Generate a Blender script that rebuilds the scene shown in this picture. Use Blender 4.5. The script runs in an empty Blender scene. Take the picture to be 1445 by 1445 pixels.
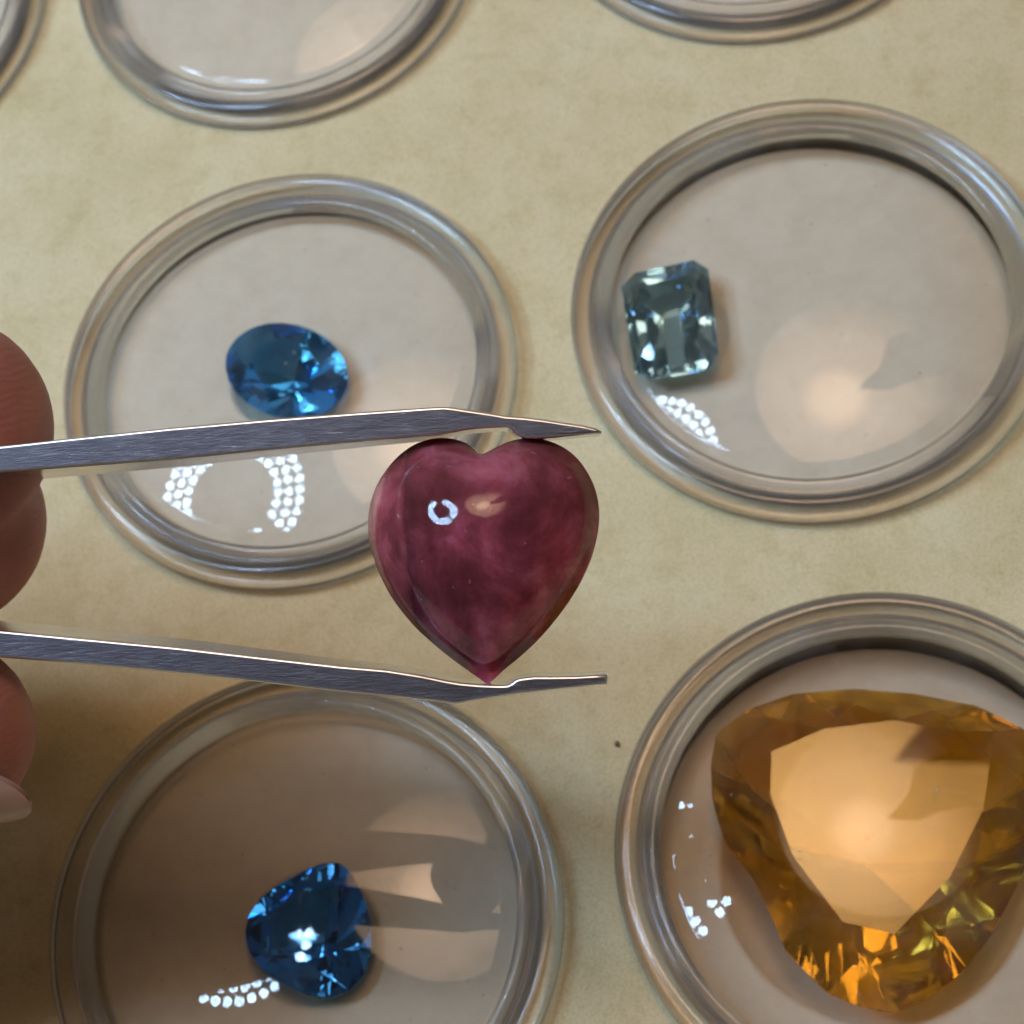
import bpy, bmesh, math, random
from mathutils import Vector, Matrix, noise
random.seed(7)
S = bpy.context.scene
COL = S.collection
# ------------------------------------------------------------------ camera (1 unit = 1 cm)
S.unit_settings.scale_length = 0.01
FPX, CH, TA, TB = 2806.4, 14.756, 0.4253, 0.1353     # focal length in photo pixels, height, tilts
ROT = Matrix.Rotation(TB, 3, 'Y') @ Matrix.Rotation(TA, 3, 'X')
CAM = Vector((0, 0, CH))
cd = bpy.data.cameras.new('camera'); cam = bpy.data.objects.new('camera', cd); COL.objects.link(cam)
cam.location = CAM; cam.rotation_euler = ROT.to_euler()
cd.sensor_width = 36; cd.lens = FPX / 1445 * 36; cd.clip_start = 0.5; cd.clip_end = 2000
cd.dof.use_dof = True; cd.dof.focus_distance = 11.95; cd.dof.aperture_fstop = 0.88
S.camera = cam
# ------------------------------------------------------------------ room light
W = bpy.data.worlds.new('World'); S.world = W; W.use_nodes = True
W.node_tree.nodes['Background'].inputs[0].default_value = (1.0, 0.80, 0.60, 1)
W.node_tree.nodes['Background'].inputs[1].default_value = 0.09
S.view_settings.view_transform = 'Standard'; S.view_settings.look = 'None'
S.view_settings.exposure = 0; S.view_settings.gamma = 1
LAMP_POS = Vector((3.2, 21.7, 55)); LAMP_R = 15.5; LAMP_E = 4.0
LED_POS = Vector((-18.0, 10.8, 30)); LED_E = 104
S.cycles.use_denoising = True; S.cycles.max_bounces = 14; S.cycles.transmission_bounces = 14
S.cycles.transparent_max_bounces = 16; S.cycles.sample_clamp_indirect = 6
S.cycles.blur_glossy = 0.2

# ------------------------------------------------------------------ helpers
def ray(px, py):
    return ROT @ Vector(((px - 722.5) / FPX, -(py - 722.5) / FPX, -1))
def at_z(px, py, z):
    d = ray(px, py); return CAM + d * ((z - CH) / d.z)
def at_d(px, py, depth):
    return CAM + ray(px, py) * depth
def mat(name):
    m = bpy.data.materials.new(name); m.use_nodes = True
    return m, m.node_tree.nodes, m.node_tree.links
def link_obj(name, me, m=None, parent=None, loc=None):
    o = bpy.data.objects.new(name, me); COL.objects.link(o)
    if m and me is not None: me.materials.append(m)
    if parent: o.parent = parent
    if loc is not None: o.location = loc
    return o
def tag(o, label, cat, group=None):
    o['label'] = label; o['category'] = cat
    if group: o['group'] = group
    return o
def empty(name, loc, label, cat, group=None):
    o = bpy.data.objects.new(name, None); COL.objects.link(o); o.location = loc; o.empty_display_size = .3
    return tag(o, label, cat, group)
def mesh(name, vs, fs, smooth=False):
    me = bpy.data.meshes.new(name); me.from_pydata([tuple(v) for v in vs], [], fs); me.update()
    if smooth:
        for p in me.polygons: p.use_smooth = True
    return me
def fix_normals(me):
    bm = bmesh.new(); bm.from_mesh(me); bmesh.ops.recalc_face_normals(bm, faces=bm.faces); bm.to_mesh(me); bm.free()
def lathe(name, prof, n=96, closed=True, smooth=True):
    vs = []; fs = []; k = len(prof)
    for i in range(n):
        a = 2 * math.pi * i / n; c, s = math.cos(a), math.sin(a)
        for r, z in prof: vs.append((r * c, r * s, z))
    rng = k if closed else k - 1
    for i in range(n):
        j = (i + 1) % n
        for q in range(rng):
            q2 = (q + 1) % k
            fs.append((i * k + q, j * k + q, j * k + q2, i * k + q2))
    me = mesh(name, vs, fs, smooth)
    bm = bmesh.new(); bm.from_mesh(me); bmesh.ops.remove_doubles(bm, verts=bm.verts, dist=1e-5)
    bmesh.ops.recalc_face_normals(bm, faces=bm.faces); bm.to_mesh(me); bm.free()
    if smooth:
        for p in me.polygons: p.use_smooth = True
    return me
def ramp(n, l, src, stops, interp='LINEAR'):
    r = n.new('ShaderNodeValToRGB'); r.color_ramp.interpolation = interp
    el = r.color_ramp.elements
    while len(el) < len(stops): el.new(0.5)
    for e, (p, c) in zip(el, stops):
        e.position = p; e.color = (*c, 1) if len(c) == 3 else c
    l.new(src, r.inputs[0]); return r.outputs[0]
def noise_n(n, l, scale, detail=4, rough=.55, vec=None, dist=0):
    t = n.new('ShaderNodeTexNoise'); t.inputs['Scale'].default_value = scale
    t.inputs['Detail'].default_value = detail; t.inputs['Roughness'].default_value = rough
    t.inputs['Distortion'].default_value = dist
    if vec: l.new(vec, t.inputs['Vector'])
    return t.outputs['Fac']
def mixc(n, l, a, b, fac, mode='MIX'):
    m = n.new('ShaderNodeMix'); m.data_type = 'RGBA'; m.blend_type = mode
    for s, v in ((m.inputs[0], fac), (m.inputs[6], a), (m.inputs[7], b)):
        if hasattr(v, 'links'): l.new(v, s)
        elif isinstance(v, (int, float)): s.default_value = v
        else: s.default_value = (*v, 1)
    return m.outputs[2]
def bump(n, l, h, strength, dist, bs):
    b = n.new('ShaderNodeBump'); b.inputs['Strength'].default_value = strength; b.inputs['Distance'].default_value = dist
    l.new(h, b.inputs['Height']); l.new(b.outputs[0], bs.inputs['Normal']); return b
def coord(n, kind='Object'):
    return n.new('ShaderNodeTexCoord').outputs[kind]

# ------------------------------------------------------------------ materials
def foam_mat():
    m, n, l = mat('cream_foam'); b = n['Principled BSDF']; v = coord(n)
    c1 = ramp(n, l, noise_n(n, l, 1.1, 6, .6, v), [(.3, (.70, .59, .325)), (.52, (.785, .665, .395)), (.72, (.81, .72, .45))])
    c2 = ramp(n, l, noise_n(n, l, 4.2, 5, .7, v), [(.34, (.80, .76, .60)), (.5, (1, 1, 1)), (.7, (1, 1, 1))])
    c = mixc(n, l, c1, c2, .42, 'MULTIPLY')
    c3 = ramp(n, l, noise_n(n, l, 13, 4, .75, v), [(.30, (.72, .64, .45)), (.42, (1, 1, 1)), (.66, (1, 1, 1)), (.78, (1.0, 1.0, 1.0))])
    c = mixc(n, l, c, c3, .38, 'MULTIPLY')
    c4 = ramp(n, l, noise_n(n, l, 48, 3, .8, v), [(.36, (.72, .70, .62)), (.5, (1, 1, 1)), (.62, (1.12, 1.12, 1.12))])
    c = mixc(n, l, c, c4, .5, 'MULTIPLY')
    l.new(c, b.inputs['Base Color']); b.inputs['Roughness'].default_value = .9
    b.inputs['Specular IOR Level'].default_value = .15
    bump(n, l, noise_n(n, l, 26, 6, .8, v), .5, .04, b)
    return m
def pad_mat():
    m, n, l = mat('white_pad'); b = n['Principled BSDF']; v = coord(n)
    c = ramp(n, l, noise_n(n, l, 3.0, 6, .65, v), [(.28, (.58, .505, .375)), (.5, (.63, .555, .42)), (.75, (.67, .595, .46))])
    l.new(c, b.inputs['Base Color']); b.inputs['Roughness'].default_value = .85
    b.inputs['Specular IOR Level'].default_value = .2
    bump(n, l, noise_n(n, l, 25, 4, .6, v), .2, .02, b)
    return m
def clear_mat(name, fac_t=.35, tint=(.95, .95, .94), rough=.03, ior=1.47, gloss=1.25, milk=.03):
    m, n, l = mat(name); n.remove(n['Principled BSDF']); out = n['Material Output']
    g = n.new('ShaderNodeBsdfGlass'); g.inputs['IOR'].default_value = ior; g.inputs['Roughness'].default_value = rough
    g.inputs['Color'].default_value = (*tint, 1)
    t = n.new('ShaderNodeBsdfTransparent'); t.inputs[0].default_value = (*tint, 1)
    x = n.new('ShaderNodeMixShader'); x.inputs[0].default_value = fac_t
    l.new(g.outputs[0], x.inputs[1]); l.new(t.outputs[0], x.inputs[2])
    gl = n.new('ShaderNodeBsdfGlossy'); gl.inputs['Roughness'].default_value = .16; gl.inputs[0].default_value = (1, 1, 1, 1)
    fr = n.new('ShaderNodeFresnel'); fr.inputs[0].default_value = gloss
    y = n.new('ShaderNodeMixShader'); l.new(fr.outputs[0], y.inputs[0]); l.new(x.outputs[0], y.inputs[1]); l.new(gl.outputs[0], y.inputs[2])
    df = n.new('ShaderNodeBsdfDiffuse'); df.inputs[0].default_value = (.90, .87, .80, 1)
    z = n.new('ShaderNodeMixShader'); z.inputs[0].default_value = milk; l.new(y.outputs[0], z.inputs[1]); l.new(df.outputs[0], z.inputs[2])
    l.new(z.outputs[0], out.inputs[0])
    b = n.new('ShaderNodeBump'); b.inputs['Strength'].default_value = .12; b.inputs['Distance'].default_value = .02
    l.new(noise_n(n, l, 5, 3, .6, coord(n)), b.inputs['Height']); l.new(b.outputs[0], g.inputs['Normal'])
    return m
def lid_mat():
    m, n, l = mat('lid_glass'); n.remove(n['Principled BSDF']); out = n['Material Output']
    g = n.new('ShaderNodeBsdfGlossy'); g.inputs['Roughness'].default_value = .012; g.inputs[0].default_value = (1, 1, 1, 1)
    t = n.new('ShaderNodeBsdfTransparent'); t.inputs[0].default_value = (.965, .965, .965, 1)
    f = n.new('ShaderNodeFresnel'); f.inputs[0].default_value = 1.40
    x = n.new('ShaderNodeMixShader'); l.new(f.outputs[0], x.inputs[0])
    l.new(t.outputs[0], x.inputs[1]); l.new(g.outputs[0], x.inputs[2])
    # faint smears of dust and wipe marks on the glass
    d = n.new('ShaderNodeBsdfDiffuse'); d.inputs[0].default_value = (.7, .7, .7, 1)
    x2 = n.new('ShaderNodeMixShader')
    r = ramp(n, l, noise_n(n, l, 2.2, 6, .7, coord(n), .6), [(.45, (.0, .0, .0)), (.8, (.07, .07, .07))])
    vo = n.new('ShaderNodeTexVoronoi'); vo.inputs['Scale'].default_value = 5.5; l.new(coord(n), vo.inputs['Vector'])
    du = ramp(n, l, vo.outputs['Distance'], [(.035, (.30, .30, .30)), (.075, (0, 0, 0))])
    r = mixc(n, l, r, du, 1.0, 'ADD'); l.new(r, x2.inputs[0]); l.new(x.outputs[0], x2.inputs[1]); l.new(d.outputs[0], x2.inputs[2])
    l.new(x2.outputs[0], out.inputs[0])
    b = n.new('ShaderNodeBump'); b.inputs['Strength'].default_value = .03; b.inputs['Distance'].default_value = .02
    l.new(noise_n(n, l, 1.4, 2, .5, coord(n)), b.inputs['Height']); l.new(b.outputs[0], g.inputs['Normal'])
    return m
def lid_under():
    m, n, l = mat('lid_glass_underside'); n.remove(n['Principled BSDF'])
    t = n.new('ShaderNodeBsdfTransparent'); t.inputs[0].default_value = (.985, .985, .985, 1)
    l.new(t.outputs[0], n['Material Output'].inputs[0]); return m
def gem_mat(name, col, ior, mixt=.18, tcol=None, rough=0.0):
    m, n, l = mat(name); n.remove(n['Principled BSDF']); out = n['Material Output']
    g = n.new('ShaderNodeBsdfGlass'); g.inputs['IOR'].default_value = ior; g.inputs['Roughness'].default_value = rough
    g.inputs['Color'].default_value = (*col, 1)
    t = n.new('ShaderNodeBsdfTransparent'); t.inputs[0].default_value = (*(tcol or col), 1)
    x = n.new('ShaderNodeMixShader'); x.inputs[0].default_value = mixt
    l.new(g.outputs[0], x.inputs[1]); l.new(t.outputs[0], x.inputs[2]); l.new(x.outputs[0], out.inputs[0])
    return m
def heart_mat():
    m, n, l = mat('ruby_cabochon'); b = n['Principled BSDF']; v = coord(n)
    mp = n.new('ShaderNodeMapping'); mp.inputs['Scale'].default_value = (2.6, 1.0, 1.0); mp.inputs['Rotation'].default_value = (0, 0, .12)
    l.new(v, mp.inputs[0])
    c = ramp(n, l, noise_n(n, l, 2.3, 8, .62, v, .4), [(.28, (.105, .018, .025)), (.43, (.17, .031, .045)), (.54, (.27, .055, .085)), (.70, (.46, .15, .21))])
    band = ramp(n, l, noise_n(n, l, 1.6, 4, .5, mp.outputs[0], .2), [(.36, (.50, .42, .42)), (.5, (1, 1, 1)), (.64, (1.45, 1.4, 1.4))])
    c = mixc(n, l, c, band, .75, 'MULTIPLY')
    vo = n.new('ShaderNodeTexVoronoi'); vo.inputs['Scale'].default_value = 6.5; vo.inputs['Randomness'].default_value = 1
    nn = n.new('ShaderNodeTexNoise'); nn.inputs['Scale'].default_value = 9; l.new(v, nn.inputs['Vector'])
    va = n.new('ShaderNodeVectorMath'); va.operation = 'MULTIPLY_ADD'; l.new(nn.outputs['Color'], va.inputs[0]); va.inputs[1].default_value = (.22, .22, .22); l.new(v, va.inputs[2]); l.new(va.outputs[0], vo.inputs['Vector'])
    spots = ramp(n, l, vo.outputs['Distance'], [(.03, (.8, .8, .8)), (.12, (0, 0, 0))])
    c = mixc(n, l, c, (.38, .20, .24), spots)
    # one straight growth line, and orange rust-coloured inclusions on one flank
    sx = n.new('ShaderNodeSeparateXYZ'); l.new(v, sx.inputs[0])
    w = n.new('ShaderNodeMath'); w.operation = 'MULTIPLY_ADD'; l.new(noise_n(n, l, 4, 3, .6, v), w.inputs[0]); w.inputs[1].default_value = .08; l.new(sx.outputs[0], w.inputs[2])
    w2 = n.new('ShaderNodeMath'); w2.operation = 'MULTIPLY_ADD'; l.new(sx.outputs[1], w2.inputs[0]); w2.inputs[1].default_value = .08; l.new(w.outputs[0], w2.inputs[2])
    line = ramp(n, l, w2.outputs[0], [(.0, (0, 0, 0)), (.01, (0, 0, 0))])
    mr = n.new('ShaderNodeMapRange'); mr.inputs[1].default_value = -.50; mr.inputs[2].default_value = -.28; l.new(w2.outputs[0], mr.inputs[0])
    flank = ramp(n, l, mr.outputs[0], [(0, (1.2, 1.5, 1.15)), (.42, (1.1, 1.3, 1.05)), (.58, (.50, .48, .50)), (1, (1, 1, 1))])
    c = mixc(n, l, c, flank, 1.0, 'MULTIPLY')
    # brownish cloud towards the cleft
    mr2 = n.new('ShaderNodeMapRange'); mr2.inputs[1].default_value = .05; mr2.inputs[2].default_value = .75; l.new(sx.outputs[1], mr2.inputs[0])
    br = mixc(n, l, c, (.12, .040, .032), .6)
    c = mixc(n, l, c, br, mr2.outputs[0])
    l.new(c, b.inputs['Base Color'])
    b.inputs['Roughness'].default_value = .06; b.inputs['IOR'].default_value = 1.44
    b.inputs['Subsurface Weight'].default_value = .85; b.inputs['Subsurface Radius'].default_value = (.5, .10, .14)
    b.inputs['Subsurface Scale'].default_value = .9
    sc = n.new('ShaderNodeTexNoise'); sc.inputs['Scale'].default_value = 14; sc.inputs['Detail'].default_value = 4; l.new(v, sc.inputs['Vector'])
    bump(n, l, sc.outputs['Fac'], .04, .02, b)
    return m
def steel_mat():
    m, n, l = mat('brushed_steel'); b = n['Principled BSDF']; v = coord(n)
    mp = n.new('ShaderNodeMapping'); mp.inputs['Scale'].default_value = (.6, 7, 7); l.new(v, mp.inputs[0])
    c = ramp(n, l, noise_n(n, l, 5, 8, .75, mp.outputs[0]), [(.3, (.105, .105, .125)), (.55, (.155, .155, .18)), (.75, (.30, .30, .33))])
    l.new(c, b.inputs['Base Color']); b.inputs['Metallic'].default_value = 1
    sc = n.new('ShaderNodeMapping'); sc.inputs['Scale'].default_value = (.9, 9, 4); sc.inputs['Rotation'].default_value = (0, 0, .03); l.new(v, sc.inputs[0])
    st = ramp(n, l, noise_n(n, l, 3.3, 3, .5, sc.outputs[0]), [(.70, (0, 0, 0)), (.76, (1, 1, 1))])
    c = mixc(n, l, c, (.85, .87, .95), st); l.new(c, b.inputs['Base Color'])
    r = ramp(n, l, noise_n(n, l, 9, 6, .7, mp.outputs[0]), [(.3, (.28, .28, .28)), (.7, (.5, .5, .5))])
    l.new(r, b.inputs['Roughness'])
    h = noise_n(n, l, 12, 8, .8, mp.outputs[0])
    bump(n, l, h, .35, .015, b)
    return m
def skin_mat():
    m, n, l = mat('skin'); b = n['Principled BSDF']; v = coord(n)
    c = ramp(n, l, noise_n(n, l, 1.5, 6, .6, v), [(.3, (.31, .11, .09)), (.55, (.40, .155, .12)), (.75, (.48, .21, .165))])
    l.new(c, b.inputs['Base Color']); b.inputs['Roughness'].default_value = .55
    b.inputs['Subsurface Weight'].default_value = .6; b.inputs['Subsurface Radius'].default_value = (1, .25, .12); b.inputs['Subsurface Scale'].default_value = .35
    w = n.new('ShaderNodeTexWave'); w.wave_type = 'RINGS'; w.inputs['Scale'].default_value = 6.5; w.inputs['Distortion'].default_value = 9
    w.inputs['Detail'].default_value = 2; w.inputs['Detail Scale'].default_value = .6; l.new(v, w.inputs['Vector'])
    ad = n.new('ShaderNodeMath'); ad.operation = 'ADD'; l.new(w.outputs['Fac'], ad.inputs[0]); l.new(noise_n(n, l, 9, 5, .7, v), ad.inputs[1])
    bump(n, l, ad.outputs[0], .16, .012, b)
    return m
def simple(name, col, rough=.5, metal=0, emis=None, strength=0):
    m, n, l = mat(name); b = n['Principled BSDF']; v = coord(n)
    c = ramp(n, l, noise_n(n, l, 3, 4, .6, v), [(.3, tuple(x * .85 for x in col)), (.7, tuple(min(1, x * 1.1) for x in col))])
    l.new(c, b.inputs['Base Color']); b.inputs['Roughness'].default_value = rough; b.inputs['Metallic'].default_value = metal
    if emis: b.inputs['Emission Color'].default_value = (*emis, 1); b.inputs['Emission Strength'].default_value = strength
    return m

M_foam, M_pad = foam_mat(), pad_mat()
M_rim = clear_mat('clear_plastic_rim', .80, (.985, .985, .98), .03, 1.49, 1.46, .06)
M_cup = clear_mat('clear_plastic_cup', .92, (.96, .955, .94), .05)
M_lid, M_lidu = lid_mat(), lid_under()
M_steel, M_skin, M_heart = steel_mat(), skin_mat(), heart_mat()

# ------------------------------------------------------------------ jar positions (lid-edge plane is z = 0)
JARS = [
  # key, x, y, R, pad depth, label
  ('B', -3.972, 8.206, 1.70, -.20, 'round clear gem jar holding the bright blue oval stone, behind the upper tweezer arm'),
  ('C', .516, 8.561, 1.72, -.30, 'round clear gem jar with the pale teal emerald-cut stone near its left edge'),
  ('D', -3.623, 3.458, 1.70, -.21, 'round clear gem jar with the dark blue pear-shaped stone, in the shadow of the hand'),
  ('E', .789, 3.858, 1.72, -.50, 'round clear gem jar almost filled by the big golden citrine'),
  ('A', -4.317, 12.813, 1.66, -.20, 'round clear gem jar cut by the top edge of the photo, left of centre'),
  ('F', .25, 13.35, 1.70, -.20, 'round clear gem jar cut by the top edge of the photo, right of centre'),
  ('G', -8.62, 12.6, 1.70, -.20, 'round clear gem jar of which only a rim sliver shows in the top left corner'),
]
TRAY_Z = -.16
# ------------------------------------------------------------------ setting: table and foam tray with round holes
tb = mesh('table', [(-60, -40, -2.2), (60, -40, -2.2), (60, 60, -2.2), (-60, 60, -2.2)], [(0, 1, 2, 3)])
o = link_obj('table', tb, simple('table_wood', (.22, .13, .08), .6)); o['kind'] = 'structure'
cu = bpy.data.curves.new('tray', 'CURVE'); cu.dimensions = '2D'; cu.fill_mode = 'BOTH'; cu.extrude = .85
def spl(pts):
    s = cu.splines.new('POLY'); s.points.add(len(pts) - 1)
    for p, q in zip(s.points, pts): p.co = (q[0], q[1], 0, 1)
    s.use_cyclic_u = True
spl([(-24, -12), (22, -12), (22, 30), (-24, 30)])
for k, x, y, R, pz, lb in JARS:
    spl([(x + (R + .125) * math.cos(2 * math.pi * i / 96), y + (R + .125) * math.sin(2 * math.pi * i / 96)) for i in range(96)])
tmp = bpy.data.objects.new('tmp', cu); COL.objects.link(tmp)
bpy.context.view_layer.update()
me = bpy.data.meshes.new_from_object(tmp.evaluated_get(bpy.context.evaluated_depsgraph_get()))
bpy.data.objects.remove(tmp)
me.name = 'foam_tray'; me.materials.clear()
for p in me.polygons: p.use_smooth = False
tray = link_obj('foam_tray', me, M_foam, loc=(0, 0, TRAY_Z - .85)); tray['kind'] = 'structure'
fl = mesh('tray_floor', [(-24, -12, -1.72), (22, -12, -1.72), (22, 30, -1.72), (-24, 30, -1.72)], [(0, 1, 2, 3)])
o = link_obj('tray_floor', fl, M_foam); o['kind'] = 'structure'

# ------------------------------------------------------------------ jars
RC = 7.25
DIMPLE = {}
for key_, px_, py_, gr_, gd_ in (('B', 405, 535, .50, .28), ('C', 948, 462, .50, .20), ('D', 440, 1325, .52, .28), ('E', 1235, 1215, 1.18, .55)):
    q_ = at_z(px_, py_, -.2); DIMPLE[key_] = (q_.x, q_.y, gr_, gd_)
LT = {'B': (0, -.030), 'C': (-.014, -.046), 'A': (.032, 0), 'D': (-.012, -.02), 'F': (.03, 0)}   # how the loose lids sit, in radians
def make_jar(key, x, y, R, pz, label, rz):
    t = empty('gem_jar', (x, y, 0), label, 'gem jar', 'round gem jars set in the cream foam tray')
    t.rotation_euler.z = rz
    # clear bezel: rounded cross section with a step inside for the glass
    oz = TRAY_Z + .004
    prof = [(R - .045, -.075), (R - .045, .0)]
    for q in range(9):
        a = math.pi * (1 - q / 8); prof.append((R + .005 + .05 * math.cos(a), .0 + .05 * math.sin(a)))
    prof += [(R + .07, -.005), (R + .085, .0)]
    for q in range(17):
        a = math.pi * (1 - q / 16); prof.append((R + .195 + .105 * math.cos(a), -.02 + .125 * math.sin(a)))
    prof += [(R + .30, oz + .02), (R + .285, oz), (R + .13, oz), (R + .12, -.09)]
    rim = link_obj('lid_rim', lathe('lid_rim', prof, 128), M_rim, t)
    # domed glass
    vs = []; fs = []; N = 96; K = 14
    rr = R - .05
    zo = math.sqrt(RC * RC - R * R)
    for side in (0, 1):
        rad = RC - side * .07
        for k in range(K + 1):
            r = rr * k / K
            z = math.sqrt(rad * rad - r * r) - zo
            for i in range(N):
                a = 2 * math.pi * i / N; vs.append((r * math.cos(a), r * math.sin(a), z))
    def q(s, k, i): return s * (K + 1) * N + k * N + i % N
    mi = []
    for s in (0, 1):
        for k in range(K):
            for i in range(N):
                f = (q(s, k, i), q(s, k + 1, i), q(s, k + 1, i + 1), q(s, k, i + 1))
                fs.append(f if s == 0 else f[::-1]); mi.append(s)
    for i in range(N): fs.append((q(0, K, i), q(1, K, i), q(1, K, i + 1), q(0, K, i + 1))); mi.append(1)
    me = mesh('lid_glass', vs, fs, True); me.materials.append(M_lid); me.materials.append(M_lidu)
    for p, m_ in zip(me.polygons, mi): p.material_index = m_
    bm = bmesh.new(); bm.from_mesh(me); bmesh.ops.remove_doubles(bm, verts=bm.verts, dist=1e-5); bm.to_mesh(me); bm.free()
    lg = link_obj('lid_glass', me, None, t); tx, ty = LT.get(key, (0, 0))
    lg.rotation_euler = (Matrix.Rotation(-rz, 3, 'Z') @ Matrix.Rotation(ty, 3, 'Y') @ Matrix.Rotation(tx, 3, 'X') @ Matrix.Rotation(rz, 3, 'Z')).to_euler()
    # cup wall and floor
    cz = pz - .68
    prof = [(R + .10, -.10), (R + .06, -.085), (R + .035, -.11), (R + .03, cz + .08), (0.0, cz + .08), (0.0, cz), (R + .08, cz), (R + .105, cz + .03)]
    link_obj('base_cup', lathe('base_cup', prof, 96, smooth=False), M_cup, t)
    # soft pad the stone lies on
    n_, k_ = 128, 60; vs = []; fs = []
    gx, gy, gr, gd = DIMPLE.get(key, (0, 0, 1, 0)); ca, sa = math.cos(rz), math.sin(rz)
    for k in range(k_ + 1):
        r = (R + .02) * k / k_
        for i in range(n_):
            a = 2 * math.pi * i / n_; lx, ly = r * math.cos(a), r * math.sin(a)
            wx, wy = x + lx * ca - ly * sa, y + lx * sa + ly * ca
            d = math.hypot(wx - gx, wy - gy) / gr
            e = max(0, (r - (R - .06)) / .08)
            vs.append((lx, ly, pz - .03 * e * e - gd * max(0, 1 - d * d) ** .8 + .006 * noise.noise(Vector((wx, wy, 0)) * 2)))
    for i in range(n_): vs.append(((R + .02) * math.cos(2 * math.pi * i / n_), (R + .02) * math.sin(2 * math.pi * i / n_), cz + .09))
    for k in range(k_ + 1):
        for i in range(n_):
            j = (i + 1) % n_; fs.append((k * n_ + i, (k + 1) * n_ + i, (k + 1) * n_ + j, k * n_ + j))
    link_obj('padding_disc', mesh('padding_disc', vs, fs, True), M_pad, t)
    return t
for i, (k, x, y, R, pz, lb) in enumerate(JARS): make_jar(k, x, y, R, pz, lb, i * .9)

# ------------------------------------------------------------------ gems
def resample(pts, n, off=0.0):
    P = pts + [pts[0]]
    L = [0]
    for a, b in zip(P, P[1:]): L.append(L[-1] + (b - a).length)
    out = []
    for i in range(n):
        s = ((i + off) / n % 1) * L[-1]
        for j in range(len(pts)):
            if L[j + 1] >= s:
                t = (s - L[j]) / max(1e-9, L[j + 1] - L[j]); out.append(P[j].lerp(P[j + 1], t)); break
    return out
def smooth_loop(pts, it=2):
    for _ in range(it):
        q = []
        for i in range(len(pts)):
            a, b = pts[i], pts[(i + 1) % len(pts)]
            q += [a.lerp(b, .25), a.lerp(b, .75)]
        pts = q
    return pts
def hit(pts, ang):
    d = Vector((math.cos(ang), math.sin(ang))); best = 0
    for i in range(len(pts)):
        a, b = pts[i], pts[(i + 1) % len(pts)]; e = b - a; den = d.cross(e)
        if abs(den) < 1e-12: continue
        t = a.cross(e) / den; u = a.cross(d) / den
        if -1e-6 <= u <= 1 + 1e-6 and t > best: best = t
    return d * best
def brilliant(name, outline, zg, n, crown, table, pav, m, label, cat, step=False, culet=None, tilt=(0, 0), smooth=1, tab=None, rot0=0.0):
    """girdle outline given in world xy at height zg; returns thing at the girdle's centre"""
    pts = [Vector((p.x, p.y)) for p in outline]
    if smooth: pts = smooth_loop(pts, smooth)
    c = sum(pts, Vector((0, 0))) / len(pts)
    pts = [p - c for p in pts]
    def ring(sc, z, off=0.0, nn=n, push=Vector((0, 0))):
        return [Vector((p.x * sc + push.x, p.y * sc + push.y, z)) for p in resample(pts, nn, off)]
    rings = []
    if step:
        def sring(s, z): return [Vector((p.x * s[0], p.y * s[1], z)) for p in pts]
        lay = [(table, crown), (table + (1 - table) * .5, crown * .68), (1, .02), (1, -.02), (.80, -pav * .38), (.55, -pav * .72), (.20, -pav)]
        for s, z in lay: rings.append(sring((s, s + (1 - s) * (.25 if z < 0 else 0)), z))
        nn = len(pts); vs = [v for r in rings for v in r]; fs = [list(range(nn))]
        for k in range(len(rings) - 1):
            for i in range(nn):
                j = (i + 1) % nn; fs.append([k * nn + i, k * nn + j, (k + 1) * nn + j, (k + 1) * nn + i])
        fs.append(list(range((len(rings) - 1) * nn, len(rings) * nn))[::-1])
    else:
        M4 = 4
        if tab: tp = [Vector((q.x, q.y)) - c for q in tab]
        else:
            tp = [hit(pts, 2 * math.pi * (i + rot0) / n) * table for i in range(n)]
        if sum(p.cross(q) for p, q in zip(tp, tp[1:] + tp[:1])) < 0: tp = tp[::-1]
        h = len(tp); an = [math.atan2(p.y, p.x) for p in tp]
        for i in range(1, h):
            while an[i] < an[i - 1]: an[i] += 2 * math.pi
        an.append(an[0] + 2 * math.pi)
        G = []
        for i in range(h):
            for q in range(2 * M4): G.append(hit(pts, an[i] + (an[i + 1] - an[i]) * q / (2 * M4)))
        ng = len(G)
        vs = [Vector((p.x, p.y, crown)) for p in tp]
        for i in range(h):
            e = G[i * 2 * M4 + M4]; tm = (tp[i] + tp[(i + 1) % h]) / 2; q = tm.lerp(e, .52); vs.append(Vector((q.x, q.y, crown * .62)))
        vs += [Vector((p.x, p.y, .014)) for p in G] + [Vector((p.x, p.y, -.014)) for p in G]
        for i in range(h):
            e = G[i * 2 * M4 + M4] * .62; vs.append(Vector((e.x, e.y, -pav * .46)))
        ot, om, og = 0, h, 2 * h; o2 = og + ng; op = o2 + ng
        fs = [list(range(h))]
        gg = lambda i, q, o_: o_ + (i * 2 * M4 + q) % ng
        for i in range(h):
            j = (i + 1) % h
            fs.append([ot + i, ot + j, om + i])
            fs.append([ot + i, om + i, gg(i, 0, og)]); fs.append([ot + j, gg(i, 2 * M4, og), om + i])
            for q in range(2 * M4): fs.append([om + i, gg(i, q + 1, og), gg(i, q, og)])
        for i in range(ng):
            j = (i + 1) % ng; fs.append([og + i, og + j, o2 + j, o2 + i])
        cu_ = len(vs); vs.append(Vector((culet[0] if culet else 0, culet[1] if culet else 0, -pav)))
        for i in range(h):
            j = (i + 1) % h
            for q in range(2 * M4): fs.append([gg(i, q, o2), gg(i, q + 1, o2), op + i])
            fs.append([gg(i, 2 * M4, o2), op + j, op + i]); fs.append([op + i, op + j, cu_])
    me = mesh(name, vs, fs); fix_normals(me)
    o = link_obj(name, me, m, None, (c.x, c.y, zg))
    o.rotation_euler = (tilt[0], tilt[1], 0)
    return tag(o, label, cat)
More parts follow.
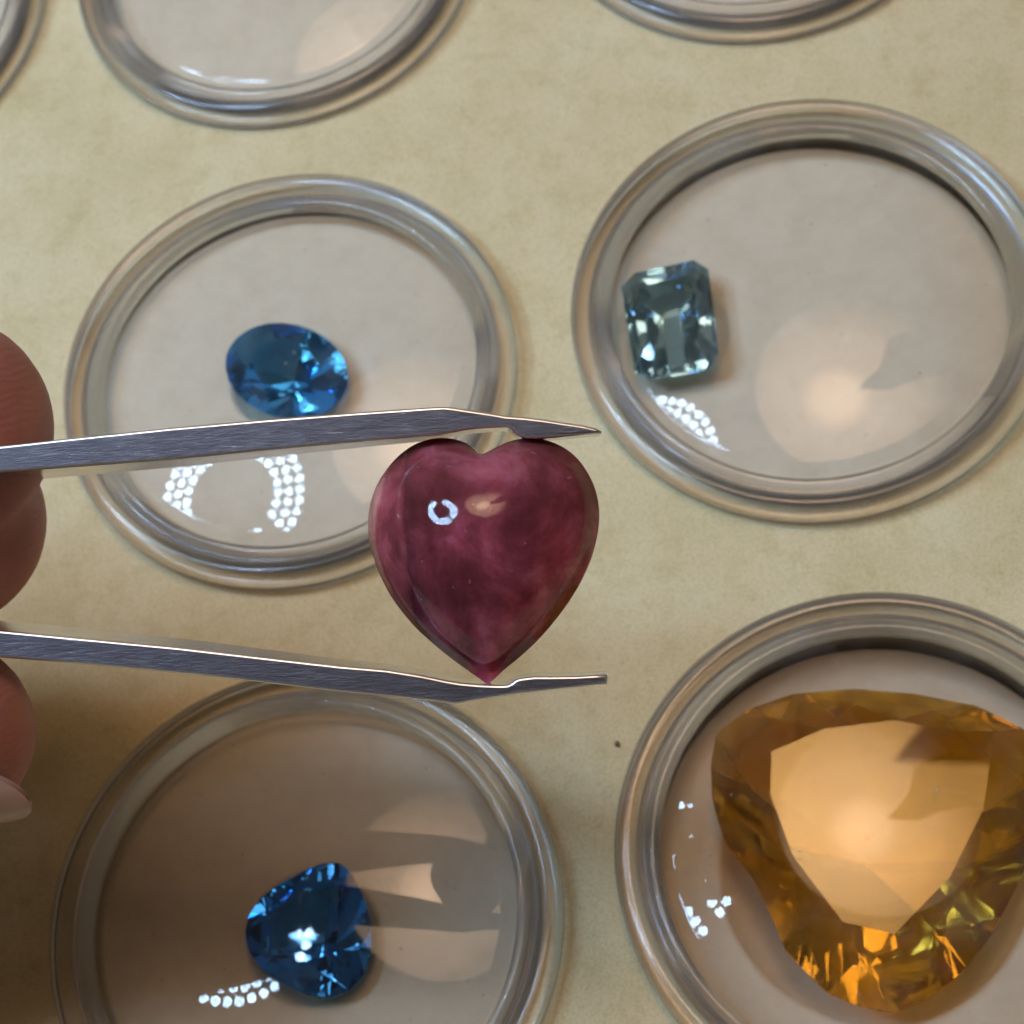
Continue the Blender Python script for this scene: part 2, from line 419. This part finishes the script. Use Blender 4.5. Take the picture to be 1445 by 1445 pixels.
def outl(px, z): return [at_z(a, b, z) for a, b in px]

G_blue = gem_mat('blue_topaz', (.44, .76, 1.0), 1.6, .04, (.30, .60, .85))
G_teal = gem_mat('pale_aquamarine', (.76, .90, .98), 1.58, .06, (.62, .76, .80))
G_dark = gem_mat('london_blue', (.42, .72, 1.0), 1.6, .04, (.25, .5, .75))
G_cit = gem_mat('golden_citrine', (1.0, .86, .45), 1.55, .15, (1, .82, .44))
def ell(cx, cy, rx, ry, rot, n=24):
    r = math.radians(rot); out = []
    for i in range(n):
        a = 2 * math.pi * i / n; x, y = rx * math.cos(a), ry * math.sin(a)
        out.append((cx + x * math.cos(r) - y * math.sin(r), cy + x * math.sin(r) + y * math.cos(r)))
    return out
brilliant('oval_gemstone', outl(ell(405, 524, 88, 66, 14), -.0), -.0, 8, .13, .56, .44, G_blue,
          'bright blue oval faceted gemstone lying just above the upper tweezer arm', 'gemstone', culet=(.02, .0), smooth=0)
brilliant('emerald_cut_gemstone', outl([(896, 387), (979, 369), (1000, 382), (1014, 498), (1003, 521), (918, 535), (896, 524), (877, 407)], -.05), -.05, 8, .13, .60, .42, G_teal,
          'pale teal rectangular step-cut gemstone with cut corners', 'gemstone', step=True, smooth=0)
brilliant('pear_gemstone', outl([(478, 1217), (493, 1229), (512, 1262), (524, 1305), (524, 1345), (513, 1378), (492, 1399), (465, 1409), (437, 1406), (405, 1392), (372, 1370), (352, 1345), (346, 1318), (351, 1294), (368, 1268), (393, 1249), (430, 1229), (455, 1219)], -.02), -.02, 8, .14, .54, .44, G_dark,
          'dark blue pear-shaped faceted gemstone with glittering spots, in the lower left jar', 'gemstone', culet=(.05, -.05), smooth=0)
brilliant('trillion_gemstone', outl([(1003, 1079), (1011, 1036), (1055, 1002), (1119, 980), (1206, 973), (1292, 980), (1379, 997), (1445, 1030), (1478, 1085), (1478, 1150), (1445, 1231), (1400, 1320), (1357, 1373), (1314, 1408), (1262, 1430), (1215, 1422), (1163, 1399), (1106, 1339), (1086, 1287), (1062, 1240), (1024, 1192), (1005, 1131)], -.20), -.20, 9, .26, .60, .80, G_cit,
          'large golden orange citrine with a broad heart-like flat top', 'gemstone', culet=(0, -.1), smooth=0, tab=outl([(1089, 1062), (1163, 1030), (1262, 1018), (1350, 1034), (1398, 1068), (1387, 1144), (1340, 1239), (1262, 1319), (1189, 1302), (1119, 1209), (1087, 1123)], .03))

# ------------------------------------------------------------------ heart and tweezers: they lie in a plane square to the line of sight
D0 = 12.2
AX = ROT @ Vector((1, 0, 0)); AY = ROT @ Vector((0, 1, 0)); AZ = ROT @ Vector((0, 0, 1))
K0 = D0 / FPX
def hp(zx, zy): return (480 + zx * .3323, 540 + zy * .3323)
HL = [(605, 312), (570, 275), (520, 248), (470, 236), (420, 233), (355, 245), (290, 275), (225, 330), (165, 410), (130, 490), (113, 590), (122, 680), (150, 780), (200, 885), (255, 965), (320, 1040), (400, 1112), (480, 1175), (560, 1232), (612, 1268), (629, 1280)]
HR = [(645, 1268), (700, 1215), (770, 1160), (850, 1085), (930, 990), (990, 905), (1040, 815), (1078, 720), (1100, 620), (1103, 540), (1088, 455), (1050, 375), (1000, 310), (940, 268), (870, 242), (800, 234), (730, 246), (670, 272), (630, 298)]
hc = (683, 775)
oh = []
for p in HL + HR:
    x, y = hp(*p); oh.append(Vector(((x - hc[0]) * K0, -(y - hc[1]) * K0)))
oh = smooth_loop(oh, 2)
oh = resample(oh, 160)
# smooth dome: square root of the torsion function of the outline
import numpy as np
NG = 130; ext = .85
xs = np.linspace(-ext, ext, NG); X, Y = np.meshgrid(xs, xs, indexing='xy')
def torsion(poly):
    inside = np.zeros_like(X, bool); px_ = np.array([p.x for p in poly]); py_ = np.array([p.y for p in poly])
    for i in range(len(poly)):
        j = i - 1
        c_ = ((py_[i] > Y) != (py_[j] > Y)); den = (py_[j] - py_[i]) if py_[j] != py_[i] else 1e-9
        inside ^= c_ & (X < (px_[j] - px_[i]) * (Y - py_[i]) / den + px_[i])
    U = np.zeros_like(X); h2 = (xs[1] - xs[0]) ** 2
    par = (np.add.outer(np.arange(NG), np.arange(NG)) % 2).astype(bool)
    for it in range(700):
        for m_ in (par, ~par):
            av = .25 * (np.roll(U, 1, 0) + np.roll(U, -1, 0) + np.roll(U, 1, 1) + np.roll(U, -1, 1)) + .25 * h2
            mm = m_ & inside; U[mm] += 1.93 * (av[mm] - U[mm])
    U = np.maximum(U, 0); return U / U.max()
ymax = max(p.y for p in oh)
full = [Vector((p.x, ymax * .99)) if (abs(p.x) < .27 and p.y > .3) else p for p in oh]
UA, UB = torsion(oh), torsion(full)
def samp(U, x, y):          # quadratic spline, so that the polished surface has no kinks
    u = (x + ext) / (2 * ext) * (NG - 1); v = (y + ext) / (2 * ext) * (NG - 1)
    i, j = int(u + .5), int(v + .5); a, b = u - i, v - j
    wa = (.5 * (.5 - a) ** 2, .75 - a * a, .5 * (.5 + a) ** 2); wb = (.5 * (.5 - b) ** 2, .75 - b * b, .5 * (.5 + b) ** 2)
    return float(sum(wb[q] * wa[p] * U[j + q - 1, i + p - 1] for q in range(3) for p in range(3)))
def blur(A, k):
    for it in range(k): A = .4 * A + .15 * (np.roll(A, 1, 0) + np.roll(A, -1, 0) + np.roll(A, 1, 1) + np.roll(A, -1, 1))
    return A
GG = blur(1 - (1 - np.minimum(1, np.sqrt(UA) / .26)) ** 2.2, 60)
GG = GG * (1 - (1 - np.minimum(1, np.sqrt(UA) / .30)) ** 3.5)      # falls to the outline only close to it
Z2 = UB * GG ** 2; B2 = blur(Z2, 280)
t_ = np.clip((UA - .02) / .30, 0, 1); t_ = t_ * t_ * (3 - 2 * t_); Z2 = Z2 * (1 - t_) + B2 * t_
def hgt(p): return .03 + .50 * max(0, samp(Z2, p.x, p.y)) ** .68
vs = []; fs = []; NR = 30; n = len(oh)
ctr = Vector((.0, .0))
grid = [[ctr + (p - ctr) * math.sin(k / NR * math.pi / 2) for p in oh] for k in range(NR + 1)]
H = [[hgt(p) if k < NR else 0 for p in rg] for k, rg in enumerate(grid)]
for side in (1, -1):
    for k, rg in enumerate(grid):
        for i, p in enumerate(rg):
            z = H[k][i] if side == 1 else -.5 * H[k][i]
            if k == NR: z = 0.03 * side
            vs.append((p.x, p.y, z))
def hq(s, k, i): return (0 if s == 1 else (NR + 1) * n) + k * n + i % n
for s in (1, -1):
    for k in range(NR):
        for i in range(n):
            f = [hq(s, k, i), hq(s, k, i + 1), hq(s, k + 1, i + 1), hq(s, k + 1, i)]
            fs.append(f if s == 1 else f[::-1])
for i in range(n): fs.append([hq(1, NR, i), hq(1, NR, i + 1), hq(-1, NR, i + 1), hq(-1, NR, i)])
me = mesh('heart_gemstone', vs, fs, True)
bm = bmesh.new(); bm.from_mesh(me); bmesh.ops.remove_doubles(bm, verts=bm.verts, dist=1e-4); bmesh.ops.recalc_face_normals(bm, faces=bm.faces); bm.to_mesh(me); bm.free()
for p in me.polygons: p.use_smooth = True
heart = link_obj('heart_gemstone', me, M_heart)
heart.matrix_world = Matrix.Translation(at_d(*hc, D0)) @ ROT.to_4x4() @ Matrix.Rotation(-.10, 4, 'Y')
tag(heart, 'dark red heart-shaped cabochon gripped between the tweezer tips', 'gemstone')

tw = empty('tweezers', at_d(-1300, 785, D0), 'steel tweezers holding the red heart between their notched tips', 'tweezers')
bpy.context.view_layer.update()
UP_T = [(-1500, 752), (-900, 706), (-300, 655), (0, 629), (100, 618), (235, 604), (370, 592), (500, 582), (600, 575), (627, 573.5), (640, 575), (700, 584), (713, 586.5), (740, 588.5), (766, 591.5), (795, 596), (822, 600), (840, 604), (849, 608)]
UP_B = [(849, 611.5), (820, 614), (779, 618), (755, 619), (742, 618), (731, 615), (726, 611), (722, 606), (717, 603), (700, 603.5), (686, 604), (659, 606.5), (640, 610), (623, 612.5), (583, 617), (513, 623), (480, 626), (370, 636), (239, 649), (120, 658), (0, 667), (-300, 693), (-900, 748), (-1500, 795)]
LO_T = [(-1500, 780), (-900, 823), (-300, 866), (0, 889.5), (100, 899), (249, 913), (370, 927), (480, 939.5), (546, 945), (596, 953), (629, 960), (650, 963.5), (678, 966), (706, 967), (716, 966.5), (722, 963.5), (727, 959.5), (733, 957), (752, 954.5), (780, 954.5), (812, 954), (840, 952.5), (857, 951.5)]
LO_B = [(858, 957), (857, 966), (839, 967.5), (779, 974), (726, 980), (666, 989.5), (650, 992.5), (640, 993.5), (623, 991), (563, 984), (480, 976.5), (400, 967), (300, 955), (150, 940), (0, 928), (-300, 905), (-900, 862), (-1500, 822)]
def strip(T, B, d_front, wfun, name):
    pts = T + B
    ex = -(ray(722, 775)).normalized() * -1
    vs = []; n = len(pts)
    fr = [at_d(x, y, d_front) for x, y in pts]
    for p in fr: vs.append(p)
    for (x, y), p in zip(pts, fr): vs.append(p + ex * wfun(x))
    bm = bmesh.new()
    V = [bm.verts.new(v - tw.location) for v in vs]
    bm.faces.new(V[:n]); bm.faces.new(V[n:][::-1])
    for i in range(n):
        j = (i + 1) % n; bm.faces.new([V[j], V[i], V[n + i], V[n + j]])
    bmesh.ops.recalc_face_normals(bm, faces=bm.faces)
    front = [e for e in bm.edges if (e.verts[0] in V[:n] and e.verts[1] in V[:n])]
    bmesh.ops.bevel(bm, geom=front, offset=.017, segments=3, affect='EDGES', profile=.5, material=2)
    me = bpy.data.meshes.new(name); bm.to_mesh(me); bm.free()
    o_ = link_obj(name, me, M_steel, tw); me.materials.append(M_pol); me.materials.append(M_edge)
    for p in me.polygons:
        if abs(p.normal.dot(AZ)) < .5 and p.area > .002: p.material_index = 1
        elif p.material_index == 2: p.use_smooth = True
    return o_
M_edge = simple('highlight_steel_edge', (.80, .80, .84), .34, 1)  # edge steel lightened in colour to bring out a bright highlight
M_pol = simple('polished_steel', (.62, .60, .62), .16, 1)
wf = lambda x: .32 if x > 800 else (.32 + (800 - x) / 800 * .75 if x > 0 else 1.07)
DF = D0 - .18
strip(UP_T, UP_B, DF, wf, 'arm'); strip(LO_T, LO_B, DF, wf, 'arm')

# ------------------------------------------------------------------ hand (one continuous skin, five fingers) reaching in from the left
def capsule_bm(bm, a, b, ra, rb, seg=20):
    ax = (b - a); L = ax.length; q = ax.to_track_quat('Z', 'Y').to_matrix()
    rings = []
    m = 6
    for k in range(m + 1):
        t = math.pi / 2 * (1 - k / m); rings.append((-ra * math.sin(t), ra * math.cos(t)))
    for k in range(m + 1):
        t = math.pi / 2 * k / m; rings.append((L + rb * math.sin(t), rb * math.cos(t)))
    prev = None
    for z, r in rings:
        cur = [bm.verts.new(a + q @ Vector((max(r, .004) * math.cos(2 * math.pi * i / seg), max(r, .004) * math.sin(2 * math.pi * i / seg), z))) for i in range(seg)]
        if prev:
            for i in range(seg): bm.faces.new([prev[i], prev[(i + 1) % seg], cur[(i + 1) % seg], cur[i]])
        else: bm.faces.new(cur[::-1])
        prev = cur
    bm.faces.new(prev)
def W_(px, py, d): return at_d(px, py, d)
chains = {
 'index': [((-92, 604), 12.85, .77), ((-500, 545), 12.7, .80), ((-1130, 480), 12.2, .92), ((-2150, 700), 11.8, 1.1)],
 'middle': [((-96, 735), 13.6, .78), ((-560, 720), 13.9, .84), ((-1200, 640), 13.8, .95), ((-2200, 880), 12.6, 1.12)],
 'ring': [((-150, 885), 14.4, .70), ((-620, 860), 14.6, .78), ((-1500, 830), 14.7, .9), ((-2200, 1080), 13.3, 1.08)],
 'little': [((-560, 1020), 14.75, .60), ((-800, 1010), 14.8, .66), ((-1600, 1030), 14.9, .76), ((-2200, 1260), 13.8, .98)],
 'thumb': [((-90, 1036), 12.35, .62), ((-560, 1045), 12.1, .74), ((-1150, 1120), 11.9, .9), ((-2150, 1330), 12.3, 1.35)],
}
bm = bmesh.new()
base = {}
for nme, ch in chains.items():
    P = [W_(*c[0], c[1]) for c in ch]; Rr = [c[2] for c in ch]
    for a, b, ra, rb in zip(P, P[1:], Rr, Rr[1:]): capsule_bm(bm, a, b, ra, rb)
    base[nme] = P[-1]
wr1 = W_(-3350, 1150, 12.6); wr2 = W_(-4200, 1250, 12.2)
for nme in base: capsule_bm(bm, base[nme], wr1.lerp(base[nme], .12), 1.15, 1.6)
ks = ['index', 'middle', 'ring', 'little']
for a, b in zip(ks, ks[1:]): capsule_bm(bm, base[a], base[b], 1.1, 1.1)
capsule_bm(bm, base['thumb'], base['little'], 1.2, 1.1); capsule_bm(bm, wr1, wr2, 2.0, 2.2)
me = bpy.data.meshes.new('hand_raw'); bm.to_mesh(me); bm.free()
ho = bpy.data.objects.new('hand_raw', me); COL.objects.link(ho)
r = ho.modifiers.new('r', 'REMESH'); r.mode = 'VOXEL'; r.voxel_size = .09; r.use_smooth_shade = True
s = ho.modifiers.new('s', 'SMOOTH'); s.factor = .5; s.iterations = 8
bpy.context.view_layer.update()
me2 = bpy.data.meshes.new_from_object(ho.evaluated_get(bpy.context.evaluated_depsgraph_get()))
bpy.data.objects.remove(ho)
me2.name = 'hand'
for p in me2.polygons: p.use_smooth = True
me2.materials.clear()
hand = link_obj('person', me2, M_skin)
tag(hand, 'bare hand pinching the tweezers from the left edge', 'hand')
M_nail = simple('fingernail', (.46, .27, .20), .35)
def nail(c, along, out, w, L):
    """curved plate; c centre on the finger, along = towards the tip, out = away from the finger"""
    along = along.normalized(); out = (out - along * out.dot(along)).normalized(); side = along.cross(out)
    vs = []; fs = []; nu, nv = 12, 12
    for t in (0, .035):
        for i in range(nu + 1):
            for j in range(nv + 1):
                u = -1 + 2 * i / nu; v_ = -1 + 2 * j / nv
                uu = u * math.sqrt(1 - v_ * v_ / 2); vv = v_ * math.sqrt(1 - u * u / 2)
                vs.append(c + along * vv * L + side * uu * w + out * (.04 + t - (1 - math.cos(uu * 1.0)) * w * .9 - (vv > 0) * .06 * vv * vv))
    m_ = (nu + 1) * (nv + 1)
    for i in range(nu):
        for j in range(nv):
            a = i * (nv + 1) + j; f = [a, a + 1, a + nv + 2, a + nv + 1]
            fs.append(f); fs.append([x + m_ for x in f[::-1]])
    me = mesh('fingernail', vs, fs, True); return link_obj('fingernail', me, M_nail, hand)
tt = W_(*chains['thumb'][0][0], chains['thumb'][0][1]); t1 = W_(*chains['thumb'][1][0], chains['thumb'][1][1])
al = (tt - t1).normalized()
nail(tt + al * .16 + (-AY * .77 + AZ * .64) * .53, al, -AY * .77 + AZ * .64, .33, .50)
for nme in ('index', 'middle'):
    a = W_(*chains[nme][0][0], chains[nme][0][1]); b = W_(*chains[nme][1][0], chains[nme][1][1]); al = (a - b).normalized()
    nail(a - al * .25 + AY * .64, al, AY, .5, .58)

# ------------------------------------------------------------------ lamps of the room (outside the frame, seen mirrored in the lids and the stones)
def aim(o, target):
    d = (Vector(target) - o.location).normalized(); o.rotation_euler = d.to_track_quat('-Z', 'Y').to_euler()
rl = empty('ring_light', LED_POS, 'cool white light of small round diodes set in a broken ring, mirrored in the lids', 'lamp')
aim(rl, (-6, 12, 0))
M_body = simple('lamp_body', (.05, .05, .055), .5)
link_obj('housing', lathe('housing', [(4.1, .25), (7.9, .25), (7.9, 1.2), (4.1, 1.2)], 72, smooth=False), M_body, rl)
ml, n_, l_ = mat('diode_glow'); b = n_['Principled BSDF']; b.inputs['Base Color'].default_value = (.8, .8, .8, 1)
b.inputs['Emission Color'].default_value = (.46, .71, 1.0, 1); b.inputs['Emission Strength'].default_value = LED_E
mc = simple('diode_core', (.25, .3, .5), .3, 0, (.22, .38, 1.0), 22)
GAP1, GAP2 = (165, 195), (30, 42)
led = lathe('diode', [(.21, .0), (.37, .0), (.37, .12), (.21, .12)], 14, smooth=False)
core = mesh('core', [(.205 * math.cos(2 * math.pi * i / 8), .205 * math.sin(2 * math.pi * i / 8), .05) for i in range(8)], [list(range(8))])
led.materials.append(ml); core.materials.append(mc)
for r_, cnt in ((4.7, 26), (5.85, 32), (7.0, 38)):
    for i in range(cnt):
        a = 2 * math.pi * (i + (.5 if cnt == 32 else 0)) / cnt
        dg = math.degrees(a) % 360
        if GAP1[0] < dg < GAP1[1] or GAP2[0] < dg < GAP2[1]: continue
        d = link_obj('diode', led, None, rl, (r_ * math.cos(a), r_ * math.sin(a), .1))
        link_obj('diode_core', core, None, d)
lp = empty('ceiling_lamp', LAMP_POS, 'round warm lamp with a frosted cover and a bright centre, mirrored in the lids', 'lamp')
aim(lp, (-1, 7, 0))
mw, n_, l_ = mat('frosted_cover'); b = n_['Principled BSDF']; b.inputs['Base Color'].default_value = (.8, .75, .7, 1)
mp = n_.new('ShaderNodeMapping'); mp.inputs['Location'].default_value = (-2.0, -2.6, 0); l_.new(coord(n_), mp.inputs[0])
ln = n_.new('ShaderNodeVectorMath'); ln.operation = 'LENGTH'; l_.new(mp.outputs[0], ln.inputs[0])
mr = n_.new('ShaderNodeMapRange'); mr.inputs[1].default_value = 0; mr.inputs[2].default_value = 18.5; l_.new(ln.outputs['Value'], mr.inputs[0])
c = ramp(n_, l_, mr.outputs[0], [(0, (1, 1, 1)), (.12, (.80, .80, .80)), (.36, (.34, .34, .34)), (.58, (.27, .27, .27)), (.74, (.16, .16, .16)), (.95, (.03, .03, .03))], 'EASE')
l_.new(c, b.inputs['Emission Strength'])
ms = n_.new('ShaderNodeMath'); ms.operation = 'MULTIPLY'; l_.new(c, ms.inputs[0]); ms.inputs[1].default_value = LAMP_E * 4.2
l_.new(ms.outputs[0], b.inputs['Emission Strength']); b.inputs['Emission Color'].default_value = (1.0, .66, .42, 1)
R_ = LAMP_R
link_obj('cover', lathe('cover', [(0, -.8), (R_ * .5, -.65), (R_ * .85, -.25), (R_, .3), (R_, .5), (0, .5)], 64), mw, lp)
link_obj('shade', lathe('shade', [(R_ + .05, -.3), (R_ + .6, -.3), (R_ + .9, 3), (R_ * .4, 7), (0, 7), (0, 6.6), (R_ * .4, 6.5), (R_ + .05, 2.8)], 64), simple('lamp_shade', (.5, .45, .4), .6), lp)
# unseen blocker added under the cover, shaped to darken its mirrored glow
bp = [(-1.2, .2), (-5.5, -.6), (-8.5, -3), (-13, -5.5), (-15.5, -11), (-11, -15), (-7, -12), (-3.6, -9), (-3.4, -4)]
bm = bmesh.new(); f_ = bm.faces.new([bm.verts.new((x, y, -2.2)) for x, y in bp])
ex = bmesh.ops.extrude_face_region(bm, geom=[f_]); bmesh.ops.translate(bm, vec=(0, 0, .8), verts=[v for v in ex['geom'] if isinstance(v, bmesh.types.BMVert)])
bmesh.ops.recalc_face_normals(bm, faces=bm.faces); me = bpy.data.meshes.new('reflection_blocker'); bm.to_mesh(me); bm.free()
link_obj('reflection_blocker', me, M_body, lp)

# a dark crumb lying on the foam
cp = at_z(871, 1050, TRAY_Z + .02)
bm = bmesh.new(); bmesh.ops.create_icosphere(bm, subdivisions=2, radius=.021)
for v in bm.verts: v.co *= 1 + .5 * noise.noise(v.co * 60)
me = bpy.data.meshes.new('crumb'); bm.to_mesh(me); bm.free()
tag(link_obj('crumb', me, simple('crumb', (.22, .15, .08), .9), None, cp), 'tiny dark crumb lying on the bare foam between the jars', 'crumb')
